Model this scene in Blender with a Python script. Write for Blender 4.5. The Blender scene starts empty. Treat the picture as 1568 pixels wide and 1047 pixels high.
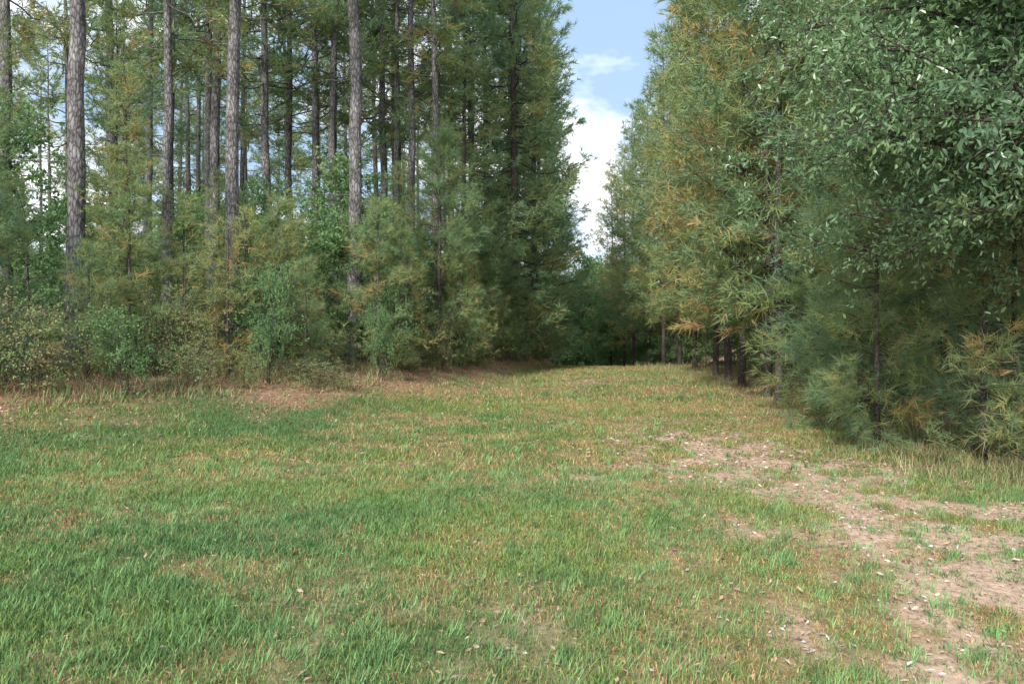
import bpy, math, numpy as np
from mathutils import Vector
scene=bpy.context.scene

# ---------------------------------------------------------------- noise / terrain
_L=np.random.default_rng(3).random((256,256))
def vnoise(x,y):
    x=np.asarray(x,float);y=np.asarray(y,float)
    xi=np.floor(x).astype(int);yi=np.floor(y).astype(int)
    fx=x-xi;fy=y-yi
    fx=fx*fx*(3-2*fx);fy=fy*fy*(3-2*fy)
    a=_L[xi%256,yi%256];b=_L[(xi+1)%256,yi%256];c=_L[xi%256,(yi+1)%256];d=_L[(xi+1)%256,(yi+1)%256]
    return (a*(1-fx)+b*fx)*(1-fy)+(c*(1-fx)+d*fx)*fy
def fbm(x,y,f=1.0,o=4):
    s=0;a=.5;t=0
    for i in range(o):
        s=s+a*vnoise(x*f+17.3*i,y*f+9.1*i);t+=a;a*=.55;f*=2.07
    return s/t
def sst(a,b,v):
    t=np.clip((np.asarray(v,float)-a)/(b-a),0,1);return t*t*(3-2*t)
def toe(x): return np.interp(x,[-60,-20,-8,-6,-3.5,-1,.5,2.5,5,9],[2,5,10.5,13,15.5,23,30,45,80,400])
def sleft(x,y): return (y-toe(x))*.6
def redge(y): return np.interp(y,[0,8,12,20,30,40,60,90,140],[4.6,5.4,5.9,6.2,6.9,7.4,8.5,9,9])
def gz(x,y):
    x=np.asarray(x,float);y=np.asarray(y,float)
    z=.45*sst(6,30,y)+.03*np.clip(-x,0,14)
    z=z+.75*sst(-3,4,sleft(x,y))
    z=z-np.clip((y-34)*.045,0,3.2)*sst(33,38,y)
    z=z+.25*sst(0,3,x-redge(y))
    z=z+.05*(fbm(x,y,.5,3)-.5)*sst(1,5,np.hypot(x,y))
    return z
def soil_m(x,y):
    xc=np.interp(y,[2,3.4,4.75,6.7,9,10.5,14],[1.9,2.5,3.15,3.9,3.4,2.9,2.6])
    w=np.interp(y,[2,5,8,11,15],[.8,1.1,1.3,1.05,.6])
    m=.95*np.exp(-((x-xc)/w)**2)*(1-sst(10.5,15,y))
    m=m+.5*np.exp(-(((x-.9)/.5)**2+((y-8.3)/.5)**2))+.5*np.exp(-(((x-2.1)/.45)**2+((y-6.1)/.3)**2))
    m=m+.4*np.exp(-(((x-1.8)/.9)**2+((y-9.3)/.7)**2))+.5*np.exp(-(((x-2.2)/.6)**2+((y-23)/.9)**2))
    m=m+.4*np.exp(-(((x-4.4)/1.2)**2+((y-8.)/3)**2))
    m=m+.22*np.exp(-(((x-.4)/1.3)**2+((y-4.2)/.9)**2))
    n=fbm(x+3,y+8,2.6,4)
    return np.clip(m*.95+(n-.55)*3.2*(.22+m),0,1)
def pine_m(x,y):
    n=(fbm(x,y,.7,4)-.5)
    return np.clip(sst(-1.7,.8,sleft(x,y)+n*3.4)+sst(-.3,1.0,x-redge(y)+n*1.8),0,1)
def straw_m(x,y):
    n=fbm(x+40,y+11,.45,4);n2=fbm(x+5,y+70,2.2,3)
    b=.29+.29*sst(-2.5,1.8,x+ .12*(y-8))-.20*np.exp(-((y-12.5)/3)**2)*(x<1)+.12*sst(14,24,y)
    return np.clip(b+(n-.5)*1.5+(n2-.5)*1.3,0,1)

# ---------------------------------------------------------------- mesh builder
class MB:
    def __init__(s): s.v=[];s.f=[];s.n=0;s.t=[];s.c=[]
    def add(s,v,f,mat=0,tint=None,col=None):
        v=np.asarray(v,np.float32).reshape(-1,3);f=np.asarray(f,np.int64)
        s.v.append(v);s.f.append((f+s.n,mat));s.n+=len(v)
        s.t.append(np.zeros(len(v),np.float32) if tint is None else np.broadcast_to(np.asarray(tint,np.float32),(len(v),)))
        if col is not None: s.c.append(np.asarray(col,np.float32))
    def build(s,name,mats,smooth=(0,)):
        me=bpy.data.meshes.new(name)
        V=np.concatenate(s.v);L=np.concatenate([f.ravel() for f,_ in s.f])
        tot=np.concatenate([np.full(len(f),f.shape[1]) for f,_ in s.f])
        mi=np.concatenate([np.full(len(f),m) for f,m in s.f]).astype(np.int32)
        st=np.concatenate([[0],np.cumsum(tot)[:-1]]).astype(np.int32)
        me.vertices.add(len(V));me.vertices.foreach_set('co',V.ravel())
        me.loops.add(len(L));me.loops.foreach_set('vertex_index',L.astype(np.int32))
        me.polygons.add(len(tot));me.polygons.foreach_set('loop_start',st)
        me.polygons.foreach_set('material_index',mi)
        me.polygons.foreach_set('use_smooth',np.isin(mi,smooth))
        a=me.attributes.new('tint','FLOAT','POINT');a.data.foreach_set('value',np.concatenate(s.t).astype(np.float32))
        if s.c:
            C=np.concatenate(s.c);C=np.concatenate([C,np.ones((len(C),1),np.float32)],1)
            a=me.attributes.new('Col','FLOAT_COLOR','POINT');a.data.foreach_set('color',C.ravel())
        for m in mats: me.materials.append(m)
        me.update(calc_edges=True)
        return me
def nrm(a): return a/np.maximum(np.linalg.norm(a,axis=-1,keepdims=True),1e-6)
def tube(mb,P,R,sides,mat=0,tint=0.):
    P=np.asarray(P,float);R=np.asarray(R,float);n=len(P)
    T=nrm(np.gradient(P,axis=0))
    up=np.array([0,0,1.]) if abs(T[0][2])<.8 else np.array([1.,0,0])
    A=nrm(np.cross(T,up));B=np.cross(T,A)
    th=np.linspace(0,2*math.pi,sides,endpoint=False)
    V=P[:,None,:]+R[:,None,None]*(np.cos(th)[None,:,None]*A[:,None,:]+np.sin(th)[None,:,None]*B[:,None,:])
    i=np.arange(n-1)[:,None]*sides;j=np.arange(sides)[None,:];k=(j+1)%sides
    F=np.stack([i+j,i+k,i+sides+k,i+sides+j],-1).reshape(-1,4)
    mb.add(V.reshape(-1,3),F,mat,tint)

def add_needles(mb,P,D,S,T,K,w,rg,mat=1):
    N=len(P)
    d=nrm(D[:,None,:]*.75+rg.normal(size=(N,K,3))*.5)
    base=P[:,None,:]+D[:,None,:]*rg.random((N,K,1))*.45*S[:,None,None]-D[:,None,:]*.15*S[:,None,None]
    ln=S[:,None,None]*(.7+.5*rg.random((N,K,1)))
    side=nrm(np.cross(d,rg.normal(size=(N,K,3))))*w*.5
    tip=base+d*ln; tip[...,2]-=.12*ln[...,0]
    V=np.stack([base-side,base+side,tip],2).reshape(-1,3)
    F=np.arange(N*K*3).reshape(-1,3)
    tt=np.clip(np.repeat(T,K)+rg.normal(size=N*K)*.05,0,1)
    mb.add(V,F,mat,np.repeat(tt,3))

def make_pine(name,seed,H,r0,cb,R,nbr,kind,K=18,w=.008,nl=.17,dead=12,tintb=.4,dens=1.,lean=(0,0),flat=.65):
    rg=np.random.default_rng(seed);mb=MB()
    n=22;t=np.linspace(0,1,n)
    wob=np.cumsum(rg.normal(size=(n,2)),0)*.012*H/12
    wob-=wob[0]
    P=np.stack([wob[:,0]+lean[0]*t*H,wob[:,1]+lean[1]*t*H,t*H-.15],1)
    Rr=r0*(1-t)**.75+.012+r0*.5*np.exp(-t*H/.35)
    tube(mb,np.concatenate([P[:1]+[0,0,-.3],P[:1]+[0,0,.12],P[:1]+[0,0,.45],P[1:]]),np.concatenate([[Rr[0]*1.0,Rr[0]*.95,r0*1.12],Rr[1:]]),12)
    def at(h): return np.array([np.interp(h,P[:,2],P[:,0]),np.interp(h,P[:,2],P[:,1]),h])
    tp=[];td=[];ts=[];tt=[]
    for i in range(nbr):
        u=(i+rg.random())/nbr
        h=cb+(H-cb)*u*.985
        f=(h-cb)/(H-cb)
        if kind=='tall': prof=math.sqrt(max(.02,1-((f-.35)/.68)**2))
        else: prof=(1-f)**flat*(.72+.28*min(1,f*5))+.06
        L=R*prof*rg.uniform(.5,1.18)
        az=rg.uniform(0,2*math.pi)
        el=math.radians(-8+55*f**1.2+rg.normal()*10) if kind!='tall' else math.radians(-5+50*f+rg.normal()*14)
        d=np.array([math.cos(az)*math.cos(el),math.sin(az)*math.cos(el),math.sin(el)])
        m=7;s=np.linspace(0,1,m)
        st=at(h)
        B=st+d*L*s[:,None];B[:,2]+=-.10*L*np.sin(s*math.pi)+.16*L*s**2.5*(1-f*.6)
        B[1:-1]+=rg.normal(size=(m-2,3))*.03*L
        br=max(.006,min(r0*.22,.011*L+.006))
        tube(mb,B,br*(1-s*.75),4)
        n2=int((L*4.2+2)*dens)
        btint=tintb+rg.normal()*.11
        q=rg.uniform(.28 if kind!='tall' else .4,1,n2)
        for s2 in q:
            p=np.array([np.interp(s2,s,B[:,k]) for k in range(3)])
            a2=az+rg.choice([-1,1])*rg.uniform(.3,1.2);e2=el*.5+rg.normal()*.35+.15
            d2=np.array([math.cos(a2)*math.cos(e2),math.sin(a2)*math.cos(e2),math.sin(e2)])
            l2=(.38*L*(1.15-s2)+.2)*rg.uniform(.6,1.2)
            nt=max(2,int(l2/.18))
            if s2*7%1<.35: 
                e=p+d2*l2
                tube(mb,[p,(p+e)/2+[0,0,-.02*l2],e],[.006,.005,.003],3)
            ss=np.linspace(.35,1,nt)
            pp=p+d2*l2*ss[:,None]+rg.normal(size=(nt,3))*.05
            tp.append(pp);td.append(nrm(d2+[0,0,.35]+rg.normal(size=(nt,3))*.3))
            ts.append(nl*rg.uniform(.75,1.2,nt))
            inner=max(0,.75-s2)*.45
            tt.append(btint+inner*(1-ss*.5)+rg.normal(size=nt)*.07+.24*(1-f)*(rg.random()<.24))
        tp.append(B[-1:]);td.append(nrm(B[-1:]-B[-2:-1]+[0,0,.1]));ts.append([nl*1.2]);tt.append([btint])
    for i in range(dead):
        h=rg.uniform(1.2,max(cb,1.6)+1.5);az=rg.uniform(0,6.28);L=rg.uniform(.3,1.8) if kind=='tall' else rg.uniform(.3,1.1)
        d=np.array([math.cos(az),math.sin(az),rg.normal()*.2-.05]);s=np.linspace(0,1,5)
        B=at(h)+d*L*s[:,None];B[:,2]+=-.12*L*s**2;B[1:]+=rg.normal(size=(4,3))*.03*L
        tube(mb,B,(.014 if kind=='tall' else .007)*(1-s*.8),4)
        for k in range(3):
            j=rg.integers(1,5);e=B[j]+(d*.5+rg.normal(size=3)*.5)*L*.3
            tube(mb,[B[j],(B[j]+e)/2,e],[.004,.003,.002],3)
    add_needles(mb,np.concatenate(tp),np.concatenate(td),np.concatenate(ts),np.concatenate(tt),K,w,rg)
    return mb.build(name,[M_bark if kind=='tall' else M_bark2,M_needle])

def add_leaves(mb,P,D,S,T,asp,rg,mat=1,six=False,flat=.5):
    N=len(P);d=nrm(D)
    nn=nrm(rg.normal(size=(N,3))*(1-flat)+np.array([0,0,1.])*flat)
    sd=nrm(np.cross(d,nn));up=np.cross(sd,d)
    S=S[:,None];w=S*asp*.5
    if six:
        V=np.stack([P,P+d*S*.3+sd*w*.8+up*w*.3,P+d*S*.7+sd*w+up*w*.3,P+d*S-up*S*.1,P+d*S*.7-sd*w+up*w*.3,P+d*S*.3-sd*w*.8+up*w*.3],1)
        b=np.arange(N)[:,None]*6
        F=np.concatenate([b+np.array([0,1,2,3]),b+np.array([0,3,4,5])])
        mb.add(V.reshape(-1,3),F,mat,np.repeat(T,6))
    else:
        V=np.stack([P,P+d*S*.5+sd*w+up*w*.3,P+d*S,P+d*S*.5-sd*w+up*w*.3],1)
        mb.add(V.reshape(-1,3),np.arange(N*4).reshape(-1,4),mat,np.repeat(T,4))

def make_broad(name,seed,H,R,cb,r0,nlimb,ntw,nleaf,ll,asp,six=False,mat=None,stems=1,twl=.5,droop=.2,tintb=.4,azb=None):
    rg=np.random.default_rng(seed);mb=MB();lp=[];ld=[];lt=[]
    for s_ in range(stems):
        off=rg.normal(size=2)*.18*(stems>1);ln=rg.normal(size=2)*(.28*R if stems>1 else .08*R)
        t=np.linspace(0,1,9)
        P=np.stack([off[0]+ln[0]*t**1.3,off[1]+ln[1]*t**1.3,t*H*.9-.2],1);P[2:,:2]+=rg.normal(size=(7,2))*.02*H*.5
        tube(mb,P,r0*(1-t*.9)+r0*.4*np.exp(-t*H/.3),8)
        for i in range(nlimb//stems):
            f=rg.random()**.8;h=cb+(H*.88-cb)*f
            st=np.array([np.interp(h,P[:,2],P[:,k]) for k in range(2)]+[h])
            az=rg.uniform(0,6.283) if azb is None or rg.random()<.3 else azb+rg.normal()*.85
            prof=math.sqrt(max(.06,1-((f-.35)/.72)**2))
            L=R*prof*rg.uniform(.5,1.1);el=rg.uniform(-.05,.5)+.5*f
            d=np.array([math.cos(az)*math.cos(el),math.sin(az)*math.cos(el),math.sin(el)])
            s=np.linspace(0,1,7);B=st+d*L*s[:,None];B[:,2]-=droop*L*s**2*.6;B[1:]+=rg.normal(size=(6,3))*.035*L
            tube(mb,B,max(.006,min(r0*.3,.008*L))*(1-s*.85),5)
            bt=tintb+rg.normal()*.13
            n2=max(3,int(ntw*L/R))
            for s2 in rg.uniform(.2,1,n2):
                p=np.array([np.interp(s2,s,B[:,k]) for k in range(3)])
                d2=nrm(d*.5+rg.normal(size=3)*.7);l2=twl*rg.uniform(.4,1.2)
                e=p+d2*l2;e[2]-=droop*l2*.5
                if rg.random()<.6: tube(mb,[p,(p+e)/2+[0,0,.05*l2],e],[.006,.004,.002],3)
                k=rg.integers(nleaf//2,nleaf*3//2)
                ss=rg.uniform(.15,1.05,k)[:,None]
                lp.append(p+(e-p)*ss+rg.normal(size=(k,3))*.07*max(l2,.3));ld.append(d2*.5+rg.normal(size=(k,3))*.7+[0,0,-droop])
                lt.append(bt+rg.normal(size=k)*.08)
    P=np.concatenate(lp)
    add_leaves(mb,P,np.concatenate(ld),ll*rg.uniform(.6,1.2,len(P)),np.clip(np.concatenate(lt),0,1).astype(np.float32),asp,rg,1,six)
    return mb.build(name,[M_bark2,mat or M_leaf])

# ---------------------------------------------------------------- materials
def newmat(n):
    m=bpy.data.materials.new(n);m.use_nodes=True;nt=m.node_tree;nt.nodes.clear()
    return m,nt,nt.nodes.new,nt.links.new
def ramp(nt,stops):
    r=nt.nodes.new('ShaderNodeValToRGB');e=r.color_ramp.elements
    while len(e)<len(stops): e.new(.5)
    for k,(p,c) in zip(e,stops): k.position=p;k.color=(*c,1)
    return r
def foliage(name,stops,trans=.3,rough=None,spec=.3,vary=.22):
    m,nt,N,Lk=newmat(name)
    at=N('ShaderNodeAttribute');at.attribute_name='tint'
    oi=N('ShaderNodeObjectInfo')
    a=N('ShaderNodeMath');a.operation='MULTIPLY_ADD';a.inputs[1].default_value=vary;Lk(oi.outputs['Random'],a.inputs[0]);Lk(at.outputs['Fac'],a.inputs[2])
    c=N('ShaderNodeMath');c.operation='SUBTRACT';c.inputs[1].default_value=vary/2;Lk(a.outputs[0],c.inputs[0])
    r=ramp(nt,stops);Lk(c.outputs[0],r.inputs[0])
    if rough is None: p=N('ShaderNodeBsdfDiffuse');Lk(r.outputs[0],p.inputs['Color'])
    else:
        p=N('ShaderNodeBsdfPrincipled');p.inputs['Roughness'].default_value=rough;p.inputs['Specular IOR Level'].default_value=spec
        Lk(r.outputs[0],p.inputs['Base Color'])
    t=N('ShaderNodeBsdfTranslucent');Lk(r.outputs[0],t.inputs['Color'])
    mx=N('ShaderNodeMixShader');mx.inputs[0].default_value=trans;Lk(p.outputs[0],mx.inputs[1]);Lk(t.outputs[0],mx.inputs[2])
    o=N('ShaderNodeOutputMaterial');Lk(mx.outputs[0],o.inputs[0]);return m
M_needle=foliage('pine_needles',[(0,(.17,.29,.19)),(.35,(.265,.385,.20)),(.6,(.38,.45,.19)),(.8,(.55,.45,.20)),(1,(.58,.35,.17))],.42)
M_leaf=foliage('broad_leaves',[(0,(.16,.28,.14)),(.4,(.235,.385,.17)),(.75,(.33,.45,.19)),(1,(.42,.37,.2))],.38)
M_oak=foliage('oak_leaves',[(0,(.12,.22,.125)),(.4,(.19,.32,.155)),(.75,(.27,.40,.18)),(1,(.34,.43,.2))],.32,.33,.7,.05)
def bark(name,c1,c2,sc):
    m,nt,N,Lk=newmat(name)
    tc=N('ShaderNodeTexCoord');mp=N('ShaderNodeMapping');mp.inputs['Scale'].default_value=sc;Lk(tc.outputs['Object'],mp.inputs[0])
    no=N('ShaderNodeTexNoise');no.inputs['Scale'].default_value=1.5;no.inputs['Detail'].default_value=3;Lk(mp.outputs[0],no.inputs['Vector'])
    ad=N('ShaderNodeVectorMath');ad.operation='ADD';Lk(mp.outputs[0],ad.inputs[0]);Lk(no.outputs['Color'],ad.inputs[1])
    v=N('ShaderNodeTexVoronoi');v.feature='DISTANCE_TO_EDGE';v.inputs['Scale'].default_value=1;Lk(ad.outputs[0],v.inputs['Vector'])
    r=ramp(nt,[(0,(c1[0]*.3,c1[1]*.28,c1[2]*.27)),(.12,c1),(.5,c2)]);Lk(v.outputs['Distance'],r.inputs[0])
    n2=N('ShaderNodeTexNoise');n2.inputs['Scale'].default_value=1.3;n2.inputs['Detail'].default_value=3;Lk(tc.outputs['Object'],n2.inputs['Vector'])
    r2=ramp(nt,[(.3,(.5,.49,.49)),(.7,(1.15,1.13,1.14))]);Lk(n2.outputs['Fac'],r2.inputs[0])
    mu=N('ShaderNodeMix');mu.data_type='RGBA';mu.blend_type='MULTIPLY';mu.inputs[0].default_value=1;Lk(r.outputs[0],mu.inputs[6]);Lk(r2.outputs[0],mu.inputs[7])
    p=N('ShaderNodeBsdfDiffuse')
    Lk(mu.outputs[2],p.inputs['Color'])
    bp=N('ShaderNodeBump');bp.inputs['Strength'].default_value=.8;bp.inputs['Distance'].default_value=.03;Lk(v.outputs['Distance'],bp.inputs['Height']);Lk(bp.outputs[0],p.inputs['Normal'])
    o=N('ShaderNodeOutputMaterial');Lk(p.outputs[0],o.inputs[0]);return m
M_bark=bark('pine_bark',(.24,.23,.23),(.45,.435,.44),(16,16,5))
M_bark2=bark('young_bark',(.15,.13,.12),(.27,.235,.21),(25,25,10))
def colmat(name,ground=False):
    m,nt,N,Lk=newmat(name)
    at=N('ShaderNodeAttribute');at.attribute_name='Col'
    p=N('ShaderNodeBsdfDiffuse')
    o=N('ShaderNodeOutputMaterial')
    if ground:
        tc=N('ShaderNodeTexCoord');no=N('ShaderNodeTexNoise');no.inputs['Scale'].default_value=14;no.inputs['Detail'].default_value=7;no.inputs['Roughness'].default_value=.75
        Lk(tc.outputs['Object'],no.inputs['Vector'])
        r=ramp(nt,[(.3,(.45,.43,.40)),(.5,(.95,.93,.9)),(.72,(1.5,1.42,1.36))]);Lk(no.outputs['Fac'],r.inputs[0])
        mu=N('ShaderNodeMix');mu.data_type='RGBA';mu.blend_type='MULTIPLY';mu.inputs[0].default_value=1;Lk(at.outputs['Color'],mu.inputs[6]);Lk(r.outputs[0],mu.inputs[7])
        bp=N('ShaderNodeBump');bp.inputs['Strength'].default_value=.7;bp.inputs['Distance'].default_value=.03;Lk(no.outputs['Fac'],bp.inputs['Height'])
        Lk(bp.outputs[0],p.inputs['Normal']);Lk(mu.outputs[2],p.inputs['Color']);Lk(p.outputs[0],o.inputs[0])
    else:
        Lk(at.outputs['Color'],p.inputs['Color']);Lk(p.outputs[0],o.inputs[0])
    return m
M_ground=colmat('ground_soil',True);M_grass=colmat('grass_blades');M_litter=colmat('litter')

def link(name,me,loc=(0,0,0),rot=0,sc=1,scz=None,tilt=(0,0)):
    o=bpy.data.objects.new(name,me);scene.collection.objects.link(o)
    o.location=loc;o.rotation_euler=(tilt[0],tilt[1],rot);o.scale=(sc,sc,scz or sc);return o

# ---------------------------------------------------------------- ground
GREEN=np.array([.12,.165,.06]);STRAW=np.array([.37,.28,.15]);SOIL=np.array([.58,.43,.335]);PINE=np.array([.35,.215,.145]);DK=np.array([.20,.145,.105])
def mixc(a,b,t): return a*(1-t[...,None])+b*t[...,None]
def gcol(x,y):
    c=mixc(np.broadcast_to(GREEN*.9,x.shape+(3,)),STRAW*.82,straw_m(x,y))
    c=mixc(c,PINE,pine_m(x,y)*.9)
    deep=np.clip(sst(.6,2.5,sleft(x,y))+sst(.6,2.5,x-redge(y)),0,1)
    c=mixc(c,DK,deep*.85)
    return mixc(c,SOIL,soil_m(x,y)*.95)
def axis(lo,hi,f0,f1,st):
    a=np.arange(f0,f1+1e-6,st)
    l=f0-np.cumsum(st*1.25**np.arange(1,60));l=l[l>lo];h=f1+np.cumsum(st*1.25**np.arange(1,60));h=h[h<hi]
    return np.concatenate([[lo],l[::-1],a,h,[hi]])
xs=axis(-900,900,-13,10,.09);ys=axis(-300,1500,0,36,.1)
X,Y=np.meshgrid(xs,ys);Z=gz(X,Y)+.02*(fbm(X,Y,3,3)-.5)
mb=MB();nx=len(xs);i=np.arange(len(ys)-1)[:,None]*nx;j=np.arange(nx-1)[None,:]
F=np.stack([i+j,i+j+1,i+nx+j+1,i+nx+j],-1).reshape(-1,4)
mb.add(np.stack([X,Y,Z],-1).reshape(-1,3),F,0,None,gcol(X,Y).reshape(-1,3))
link('ground',mb.build('ground',[M_ground]))

# ---------------------------------------------------------------- grass
mb=MB();rg=np.random.default_rng(11)
def blades(n,y0,y1,wid,hgt,seg):
    y=np.sqrt(rg.uniform(y0*y0,y1*y1,n));x=rg.uniform(-.86,.80,n)*y+rg.uniform(-.6,.6,n)
    so=soil_m(x,y);pn=pine_m(x,y);sw=straw_m(x,y)
    cl=fbm(x,y,5,2)
    k=rg.random(n)<(1-.88*so)*(1-.75*pn)*np.clip((.1+1.8*cl)*(1.1-.4*sw),0,1)
    x=x[k];y=y[k];so=so[k];pn=pn[k];sw=sw[k];cl=cl[k];n=len(x)
    h=hgt*rg.uniform(.45,1.25,n)*(.4+1.2*fbm(x,y,1.8,3))*(1-.4*so)*(.8+.35*(1-sw))
    az=rg.uniform(0,6.283,n);ln=rg.uniform(.15,1.1,n)*h
    d=np.stack([np.cos(az),np.sin(az),np.zeros(n)],1);fa=rg.uniform(0,6.283,n)
    s=np.stack([np.cos(fa),np.sin(fa),np.zeros(n)],1)*(wid*rg.uniform(.6,1.3,n)*.5)[:,None]
    B=np.stack([x,y,gz(x,y)-.008],1);zz=np.array([0,0,1.])
    isst=rg.random(n)<np.clip(sw*.8+pn*.5+so*.3,0,.95)
    g1=np.array([.16,.245,.075]);g2=np.array([.25,.30,.085]);g3=np.array([.105,.21,.085])
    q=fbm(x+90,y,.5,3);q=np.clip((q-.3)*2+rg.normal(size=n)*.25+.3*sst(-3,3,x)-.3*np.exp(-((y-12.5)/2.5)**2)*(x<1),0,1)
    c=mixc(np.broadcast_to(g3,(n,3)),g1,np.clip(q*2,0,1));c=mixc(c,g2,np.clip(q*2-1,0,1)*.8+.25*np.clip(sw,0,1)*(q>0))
    st=np.array([.50,.38,.18])*rg.uniform(.55,1.15,n)[:,None];st[:,1]*=rg.uniform(.78,1.03,n)
    c=np.clip(np.where(isst[:,None],st,c)*rg.uniform(.55,1.45,n)[:,None],0,.85)
    if seg==2:
        Mi=B+d*(ln*.3)[:,None]+zz*(h*.6)[:,None];T=B+d*ln[:,None]+zz*(h*np.where(isst,.6,.95))[:,None]
        V=np.stack([B-s,B+s,Mi-s*.75,Mi+s*.75,T],1).reshape(-1,3);b=np.arange(n)[:,None]*5
        C=np.repeat(c,5,0)
        base=mb.n
        mb.add(V,b+np.array([0,1,3,2]),0,None,C)
        mb.f.append((b+np.array([2,3,4])+base,0))
    else:
        T=B+d*ln[:,None]+zz*h[:,None]
        mb.add(np.stack([B-s,B+s,T],1).reshape(-1,3),np.arange(n*3).reshape(-1,3),0,None,np.repeat(c,3,0))
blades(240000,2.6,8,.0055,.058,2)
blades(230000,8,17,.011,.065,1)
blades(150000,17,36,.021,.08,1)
def tufts(nt,y0,y1,hh,w):
    y=np.sqrt(rg.uniform(y0*y0,y1*y1,nt));x=rg.uniform(-.8,.75,nt)*y
    k=rg.random(nt)<(1-.6*soil_m(x,y))*(1-.5*pine_m(x,y));x=x[k];y=y[k];nt=len(x);K=16
    cx=np.repeat(x,K)+rg.normal(size=nt*K)*.03;cy=np.repeat(y,K)+rg.normal(size=nt*K)*.03
    n=nt*K;h=np.repeat(rg.uniform(.6,1.3,nt),K)*hh*rg.uniform(.5,1.1,n);az=rg.uniform(0,6.283,n)
    d=np.stack([np.cos(az),np.sin(az),np.zeros(n)],1)*(h*rg.uniform(.1,1.0,n))[:,None]
    s=nrm(np.stack([-np.sin(az+.5),np.cos(az+.5),np.zeros(n)],1))*w*.5
    B=np.stack([cx,cy,gz(cx,cy)-.005],1);T=B+d;T[:,2]+=h
    c=np.repeat(np.array([[.16,.28,.11]])*rg.uniform(.6,1.55,(nt,1)),K,0)*rg.uniform(.8,1.25,(n,1))
    mb.add(np.stack([B-s,B+s,T],1).reshape(-1,3),np.arange(n*3).reshape(-1,3),0,None,np.repeat(c,3,0))
tufts(5200,2.8,9,.08,.0065);tufts(3800,9,30,.10,.012)
def rough(n,cond_x,y0,y1,hh,sd_=.7):
    y=rg.uniform(y0,y1,n);x=redge(y)+rg.normal(size=n)*sd_+cond_x
    k=fbm(x,y,1.3,3)+rg.normal(size=n)*.06>.5;x=x[k];y=y[k];n=len(x)
    az=rg.uniform(0,6.283,n);h=hh*rg.uniform(.3,1.2,n)*(.3+1.2*fbm(x,y,1.5,2))
    d=np.stack([np.cos(az),np.sin(az),np.zeros(n)],1)*(h*rg.uniform(.2,1.3,n))[:,None]
    s=np.stack([-np.sin(az),np.cos(az),np.zeros(n)],1)*.005
    B=np.stack([x,y,gz(x,y)-.005],1);T=B+d;T[:,2]+=h
    c=np.where(rg.random((n,1))<.5,np.array([.46,.35,.2]),np.array([.22,.31,.12]))*rg.uniform(.6,1.2,(n,1))
    mb.add(np.stack([B-s,B+s,T],1).reshape(-1,3),np.arange(n*3).reshape(-1,3),0,None,np.repeat(c,3,0))
rough(20000,.4,5,16,.20);rough(14000,0,16,34,.26)
n=26000;x=rg.uniform(-17,1.5,n);y=toe(x)+rg.uniform(.0,4.2,n)
k=fbm(x,y,1.1,3)+rg.normal(size=n)*.05>.49;x=x[k];y=y[k];n=len(x);az=rg.uniform(0,6.283,n);h=rg.uniform(.06,.28,n)
d=np.stack([np.cos(az),np.sin(az),np.zeros(n)],1)*(h*rg.uniform(.2,1.3,n))[:,None];s=np.stack([-np.sin(az),np.cos(az),np.zeros(n)],1)*.008
B=np.stack([x,y,gz(x,y)-.005],1);T=B+d;T[:,2]+=h
c=np.where(rg.random((n,1))<.5,np.array([.44,.30,.19]),np.array([.24,.33,.14]))*rg.uniform(.6,1.2,(n,1))
mb.add(np.stack([B-s,B+s,T],1).reshape(-1,3),np.arange(n*3).reshape(-1,3),0,None,np.repeat(c,3,0))
link('grass',mb.build('grass',[M_grass],()))

# ---------------------------------------------------------------- litter
mb=MB();rg=np.random.default_rng(5);n=160000
y=np.sqrt(rg.uniform(2.6**2,24**2,n));x=rg.uniform(-.85,.8,n)*y
so_=soil_m(x,y)
pr=np.clip(so_*1.4+pine_m(x,y)*.8+.07+.18*straw_m(x,y),0,1)*(.3+fbm(x,y,3,3)*1.2)
k=rg.random(n)<pr*.85;x=x[k];y=y[k];so_=so_[k];n=len(x)
P=np.stack([x,y,gz(x,y)+rg.uniform(.006,.03,n)],1);az=rg.uniform(0,6.283,n)
D=np.stack([np.cos(az),np.sin(az),rg.normal(size=n)*.3],1)
ci=rg.integers(0,5,n);ci=np.where((ci==2)&(so_<.35),1,ci)
cc=np.array([[.50,.38,.32],[.36,.25,.18],[.68,.60,.57],[.20,.14,.11],[.50,.33,.22]])[ci]*rg.uniform(.7,1.15,(n,1))
S=(.042*rg.uniform(.4,1.3,n))*np.where(y>9,1.4,1)
add_leaves(mb,P,D,S,np.zeros(n),.42,rg,0,False,.7);mb.c.append(np.repeat(cc,4,0).astype(np.float32))
link('leaf_litter',mb.build('leaf_litter',[M_litter],()))

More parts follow.
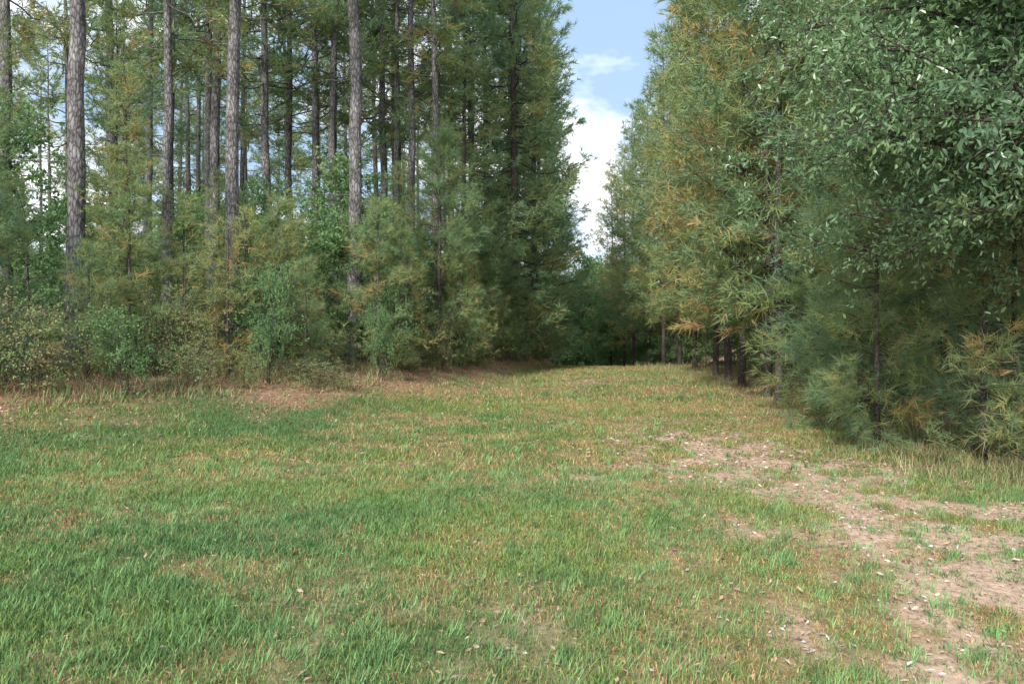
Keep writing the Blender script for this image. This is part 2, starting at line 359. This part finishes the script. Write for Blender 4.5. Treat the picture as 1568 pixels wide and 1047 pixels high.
# ---------------------------------------------------------------- tree variants
tall=[make_pine('tall_pine_a',21,25,.175,9.8,3.5,44,'tall',7,.038,.33,18,.34,1.0),
      make_pine('tall_pine_b',22,23,.16,9.0,3.2,42,'tall',7,.038,.33,24,.38,1.0,lean=(.01,0)),
      make_pine('tall_pine_c',23,26,.18,11.5,3.6,42,'tall',7,.038,.33,20,.30,1.0,lean=(-.012,.01)),
      make_pine('tall_pine_d',24,21,.145,8.6,2.6,36,'tall',7,.038,.33,26,.36,1.0)]
edge=[make_pine('edge_pine_a',31,24,.17,.5,3.1,170,'young',7,.038,.33,8,.27,1.0,flat=.4),
      make_pine('edge_pine_b',32,21,.16,.3,2.8,155,'young',7,.038,.33,8,.36,1.0,flat=.42)]
young=[make_pine('young_pine_a',41,16,.085,2.1,2.5,120,'young',8,.029,.31,14,.42,1.05,flat=.45),
       make_pine('young_pine_b',42,15,.08,1.8,2.4,116,'young',8,.029,.31,14,.36,1.05,flat=.45),
       make_pine('young_pine_c',43,17,.09,2.4,2.6,124,'young',8,.029,.31,14,.54,1.05,flat=.45)]
small=[make_pine('small_pine_a',51,6.5,.055,.4,1.7,90,'young',16,.011,.29,6,.36,dens=1.3),
       make_pine('small_pine_b',52,5,.045,.3,1.4,64,'young',12,.013,.27,8,.40,dens=1.15),
       make_pine('small_pine_c',53,4,.03,.2,1.2,56,'young',9,.013,.22,26,.60,dens=.8)]
shrub=[make_broad('shrub_a',61,2.8,1.4,.15,.02,54,12,12,.09,.5,stems=5,tintb=.35),
       make_broad('shrub_b',62,2.0,1.2,.05,.012,54,12,9,.08,.42,stems=7,tintb=.82),
       make_broad('understory_a',63,6.5,2.0,.3,.045,74,14,12,.14,.5,tintb=.3),
       make_broad('understory_b',64,5.5,1.8,.3,.04,64,14,12,.14,.5,tintb=.45)]
bigb=[make_broad('broadleaf_a',71,10,3.6,.5,.16,110,20,11,.27,.6,twl=.9,tintb=.3),
      make_broad('broadleaf_b',72,12,4.0,.6,.18,120,20,11,.27,.6,twl=.9,tintb=.45)]
oak=make_broad('oak_tree',81,9.5,4.5,2.2,.16,250,56,17,.078,.40,six=True,mat=M_oak,twl=.6,droop=.26,tintb=.44,azb=math.pi*.95)

rg=np.random.default_rng(99)
def put(name,me,x,y,sc=1,rot=None,scz=None,tilt=(0,0)):
    return link(name,me,(x,y,float(gz(x,y))),rg.uniform(0,6.28) if rot is None else rot,sc,scz,tilt)

for x,y,m,s in [(-9.0,15,0,.98),(-6.9,18,2,.95),(-4.25,19.5,0,1.04),(-9.4,20,3,.95),(-13,24,1,1),(-8.6,26,1,1),(-7.85,29,3,1.15),
                (-6.6,27,3,1.1),(-5.5,31,0,1),(-5.1,34,1,1),(-3.7,27,3,1.1),(-2.7,25.4,3,1.0),(-14.5,21,0,1),(-10.8,26,2,.9),(-3.0,36,2,1),
                (-4.6,29,3,1),(-7.2,33,0,1),(-9.4,31,1,1.05)]:
    put('pine_tree',tall[m],x,y,s)
for x,y,m,s in [(.1,31,0,1.0),(-1.8,27.5,1,.75),(1.1,38,1,1),(-1.1,33,0,.95),(1.8,47,0,1),(2.5,56,1,1.05),(.4,44,0,1.1),(3.3,68,0,1.1),(4.0,80,1,1.1)]:
    put('pine_tree',edge[m],x,y,s)
for x,y,m,s in [(-8.1,15.4,young[1],.42),(-11.4,15.2,young[1],.55),(-12.8,16.5,young[0],.7),(-10.4,14.0,small[1],.9),(-10.8,20,young[0],.6),(-6.3,17.2,small[2],.9),
                (-7.2,16.0,small[2],.9),(-5.5,17.8,small[2],.85),(-3.2,21.0,small[1],.75),(-2.3,23.0,small[0],1.1),(-1.2,26.5,small[1],.9),(-12.0,13.2,small[1],.9),(-3.6,23,young[1],.4),
                (-6.8,15.2,small[2],.6),(-8.0,13.8,small[1],.5),(-1.8,24.5,small[1],.8),(-.6,28.5,small[0],.9)]:
    put('pine_tree',m,x,y,s)
for x,y,m,s in [(6.2,17,0,.98),(6.4,18.3,1,.95),(6.6,21,2,.95),(6.8,23,2,1.05),(7.1,25.5,0,1.05),(7.5,30,2,1.0),(7.5,18,2,.95),(7.8,34,0,1.05),(8.1,39,2,1.05),(8.4,45,1,1.1),(8.7,52,2,1.05),(9.2,60,0,1.1),(9.7,70,2,1.1),
                (7.4,14.2,0,.9),(7.3,11.8,1,.85),(8.6,14.5,2,.95),(8.2,20.5,1,1)]:
    put('pine_tree',young[m],x,y,s)
for x,y,m,s in [(5.3,10.6,0,.66),(6.0,9.3,1,.7),(6.6,9.6,0,.7),(5.9,12.4,0,.8),(6.8,14.0,0,.8),(6.2,14.8,1,.85)]:
    put('pine_tree',small[m],x,y,s)
def scatter(n,x0,x1,y0,y1,cond,mind,tries=6000):
    pts=[]
    for _ in range(tries):
        if len(pts)>=n: break
        x=rg.uniform(x0,x1);y=rg.uniform(y0,y1)
        if abs(x)>.78*y+4: continue
        if cond(x,y) and all((x-a)**2+(y-b)**2>mind**2 for a,b in pts): pts.append((x,y))
    return pts
clear=lambda x,y: not(y<19.6 and -.25*y<x<-.185*y) and not (y<15 and -.65*y<x<-.56*y)
for x,y in scatter(46,-50,0,24,70,lambda x,y:sleft(x,y)>5.5,3.5): put('pine_tree',tall[rg.integers(4)],x,y,rg.uniform(.85,1.15))
for x,y in scatter(44,-36,0,17,42,lambda x,y:sleft(x,y)>3.2 and clear(x,y),2.2): put('understory_tree',shrub[2+rg.integers(2)],x,y,rg.uniform(.55,1.1))
for x,y in scatter(14,-50,0,32,58,lambda x,y:sleft(x,y)>9,4.5): put('broadleaf_tree',bigb[rg.integers(2)],x,y,rg.uniform(.5,.8))
for x,y in scatter(9,-28,0,20,40,lambda x,y:sleft(x,y)>3.5,3): put('pine_tree',young[rg.integers(2)],x,y,rg.uniform(.35,.5))
for x,y in scatter(56,-18,2,8,38,lambda x,y:.4<sleft(x,y)<2.8 and clear(x,y),.75): put('shrub',shrub[int(rg.random()<.65)],x,y,rg.uniform(.3,.8),scz=rg.uniform(.25,.9))
for x,y in scatter(26,-16,0,10,36,lambda x,y:.8<sleft(x,y)<3.4 and clear(x,y),1.0): put('pine_tree',small[1+rg.integers(2)],x,y,rg.uniform(.45,.95))
for x,y in scatter(26,7.5,24,10,65,lambda x,y:x-redge(y)>1.8,3.0): put('pine_tree',young[rg.integers(3)],x,y,rg.uniform(.85,1.15))
for x,y in scatter(10,9,30,14,60,lambda x,y:x-redge(y)>3.5,4.5): put('broadleaf_tree',bigb[rg.integers(2)],x,y,rg.uniform(.6,.9))
for x,y in scatter(20,5,14,13,45,lambda x,y:1.0<x-redge(y)<4,1.4): put('understory_tree',shrub[rg.integers(4)],x,y,rg.uniform(.4,.7))
for x,y,m,s in [(7.2,72,0,.95),(5.2,84,1,.85),(9,80,1,1.1),(6.8,95,0,1.1),(3,96,1,1.1),(10.5,95,0,1.2),(13,90,1,1.2),(0,92,0,1.2),(8.4,62,0,.7),(4.4,72,0,.8),
                (11,66,0,.7),(13,72,1,.8),(11.5,78,0,.9),(15,66,0,.8),(10.6,57,0,.55),(18,76,1,.9),(16.5,84,0,1.0)]:
    put('broadleaf_tree',bigb[m],x,y,s)
for x,y in scatter(8,0,20,98,112,lambda x,y:True,3): put('broadleaf_tree',bigb[rg.integers(2)],x,y,1.1)
for k in range(15): 
    a=k/14;put('broadleaf_tree',bigb[k%2],-72+68*a+rg.normal(),62+22*a+rg.normal()*2,rg.uniform(.85,1.1))
for k in range(10):
    a=k/9;put('broadleaf_tree',bigb[k%2],26+3*a+rg.normal()*.8,18+46*a+rg.normal()*1.5,rg.uniform(.75,1.0))
put('oak_tree',oak,7.0,7.6,1.0,rot=0)

# ---------------------------------------------------------------- world, sun, camera
EL=math.radians(36);AZ=math.radians(205)
w=bpy.data.worlds.new('World');scene.world=w;w.use_nodes=True;nt=w.node_tree;nt.nodes.clear()
N=nt.nodes.new;Lk=nt.links.new
sk=N('ShaderNodeTexSky');sk.sky_type='NISHITA';sk.sun_disc=False;sk.sun_elevation=EL;sk.sun_rotation=AZ;sk.dust_density=1.0
tc=N('ShaderNodeTexCoord');mp=N('ShaderNodeMapping');mp.inputs['Scale'].default_value=(1,1,1.8);Lk(tc.outputs['Generated'],mp.inputs[0])
no=N('ShaderNodeTexNoise');no.inputs['Scale'].default_value=3.2;no.inputs['Detail'].default_value=5;no.inputs['Roughness'].default_value=.6;Lk(mp.outputs[0],no.inputs['Vector'])
r=ramp(nt,[(.45,(0,0,0)),(.60,(1,1,1))]);Lk(no.outputs['Fac'],r.inputs[0])
m0=N('ShaderNodeMix');m0.data_type='RGBA';m0.inputs[0].default_value=.6;Lk(sk.outputs[0],m0.inputs[6]);m0.inputs[7].default_value=(4.6,6.4,8.6,1)
mx=N('ShaderNodeMix');mx.data_type='RGBA';Lk(r.outputs[0],mx.inputs[0]);Lk(m0.outputs[2],mx.inputs[6]);mx.inputs[7].default_value=(11,11.1,11.3,1)
bg=N('ShaderNodeBackground');bg.inputs['Strength'].default_value=.15;Lk(mx.outputs[2],bg.inputs[0])
o=N('ShaderNodeOutputWorld');Lk(bg.outputs[0],o.inputs[0])
sd=bpy.data.lights.new('sun','SUN');sd.energy=4.9;sd.angle=math.radians(6);sd.color=(1,.95,.87)
so=bpy.data.objects.new('sun',sd);scene.collection.objects.link(so)
dirv=Vector((math.sin(AZ)*math.cos(EL),math.cos(AZ)*math.cos(EL),math.sin(EL)))
so.rotation_euler=dirv.to_track_quat('Z','Y').to_euler()
cd=bpy.data.cameras.new('camera');cd.sensor_width=36;cd.lens=25.7;cd.clip_end=5000;cd.clip_start=.05
co=bpy.data.objects.new('camera',cd);scene.collection.objects.link(co);co.location=(0,0,float(gz(0,0))+1.6);co.rotation_euler=(math.pi/2,0,0)
scene.camera=co
scene.view_settings.view_transform='Standard'
try: scene.view_settings.look='None'
except: pass
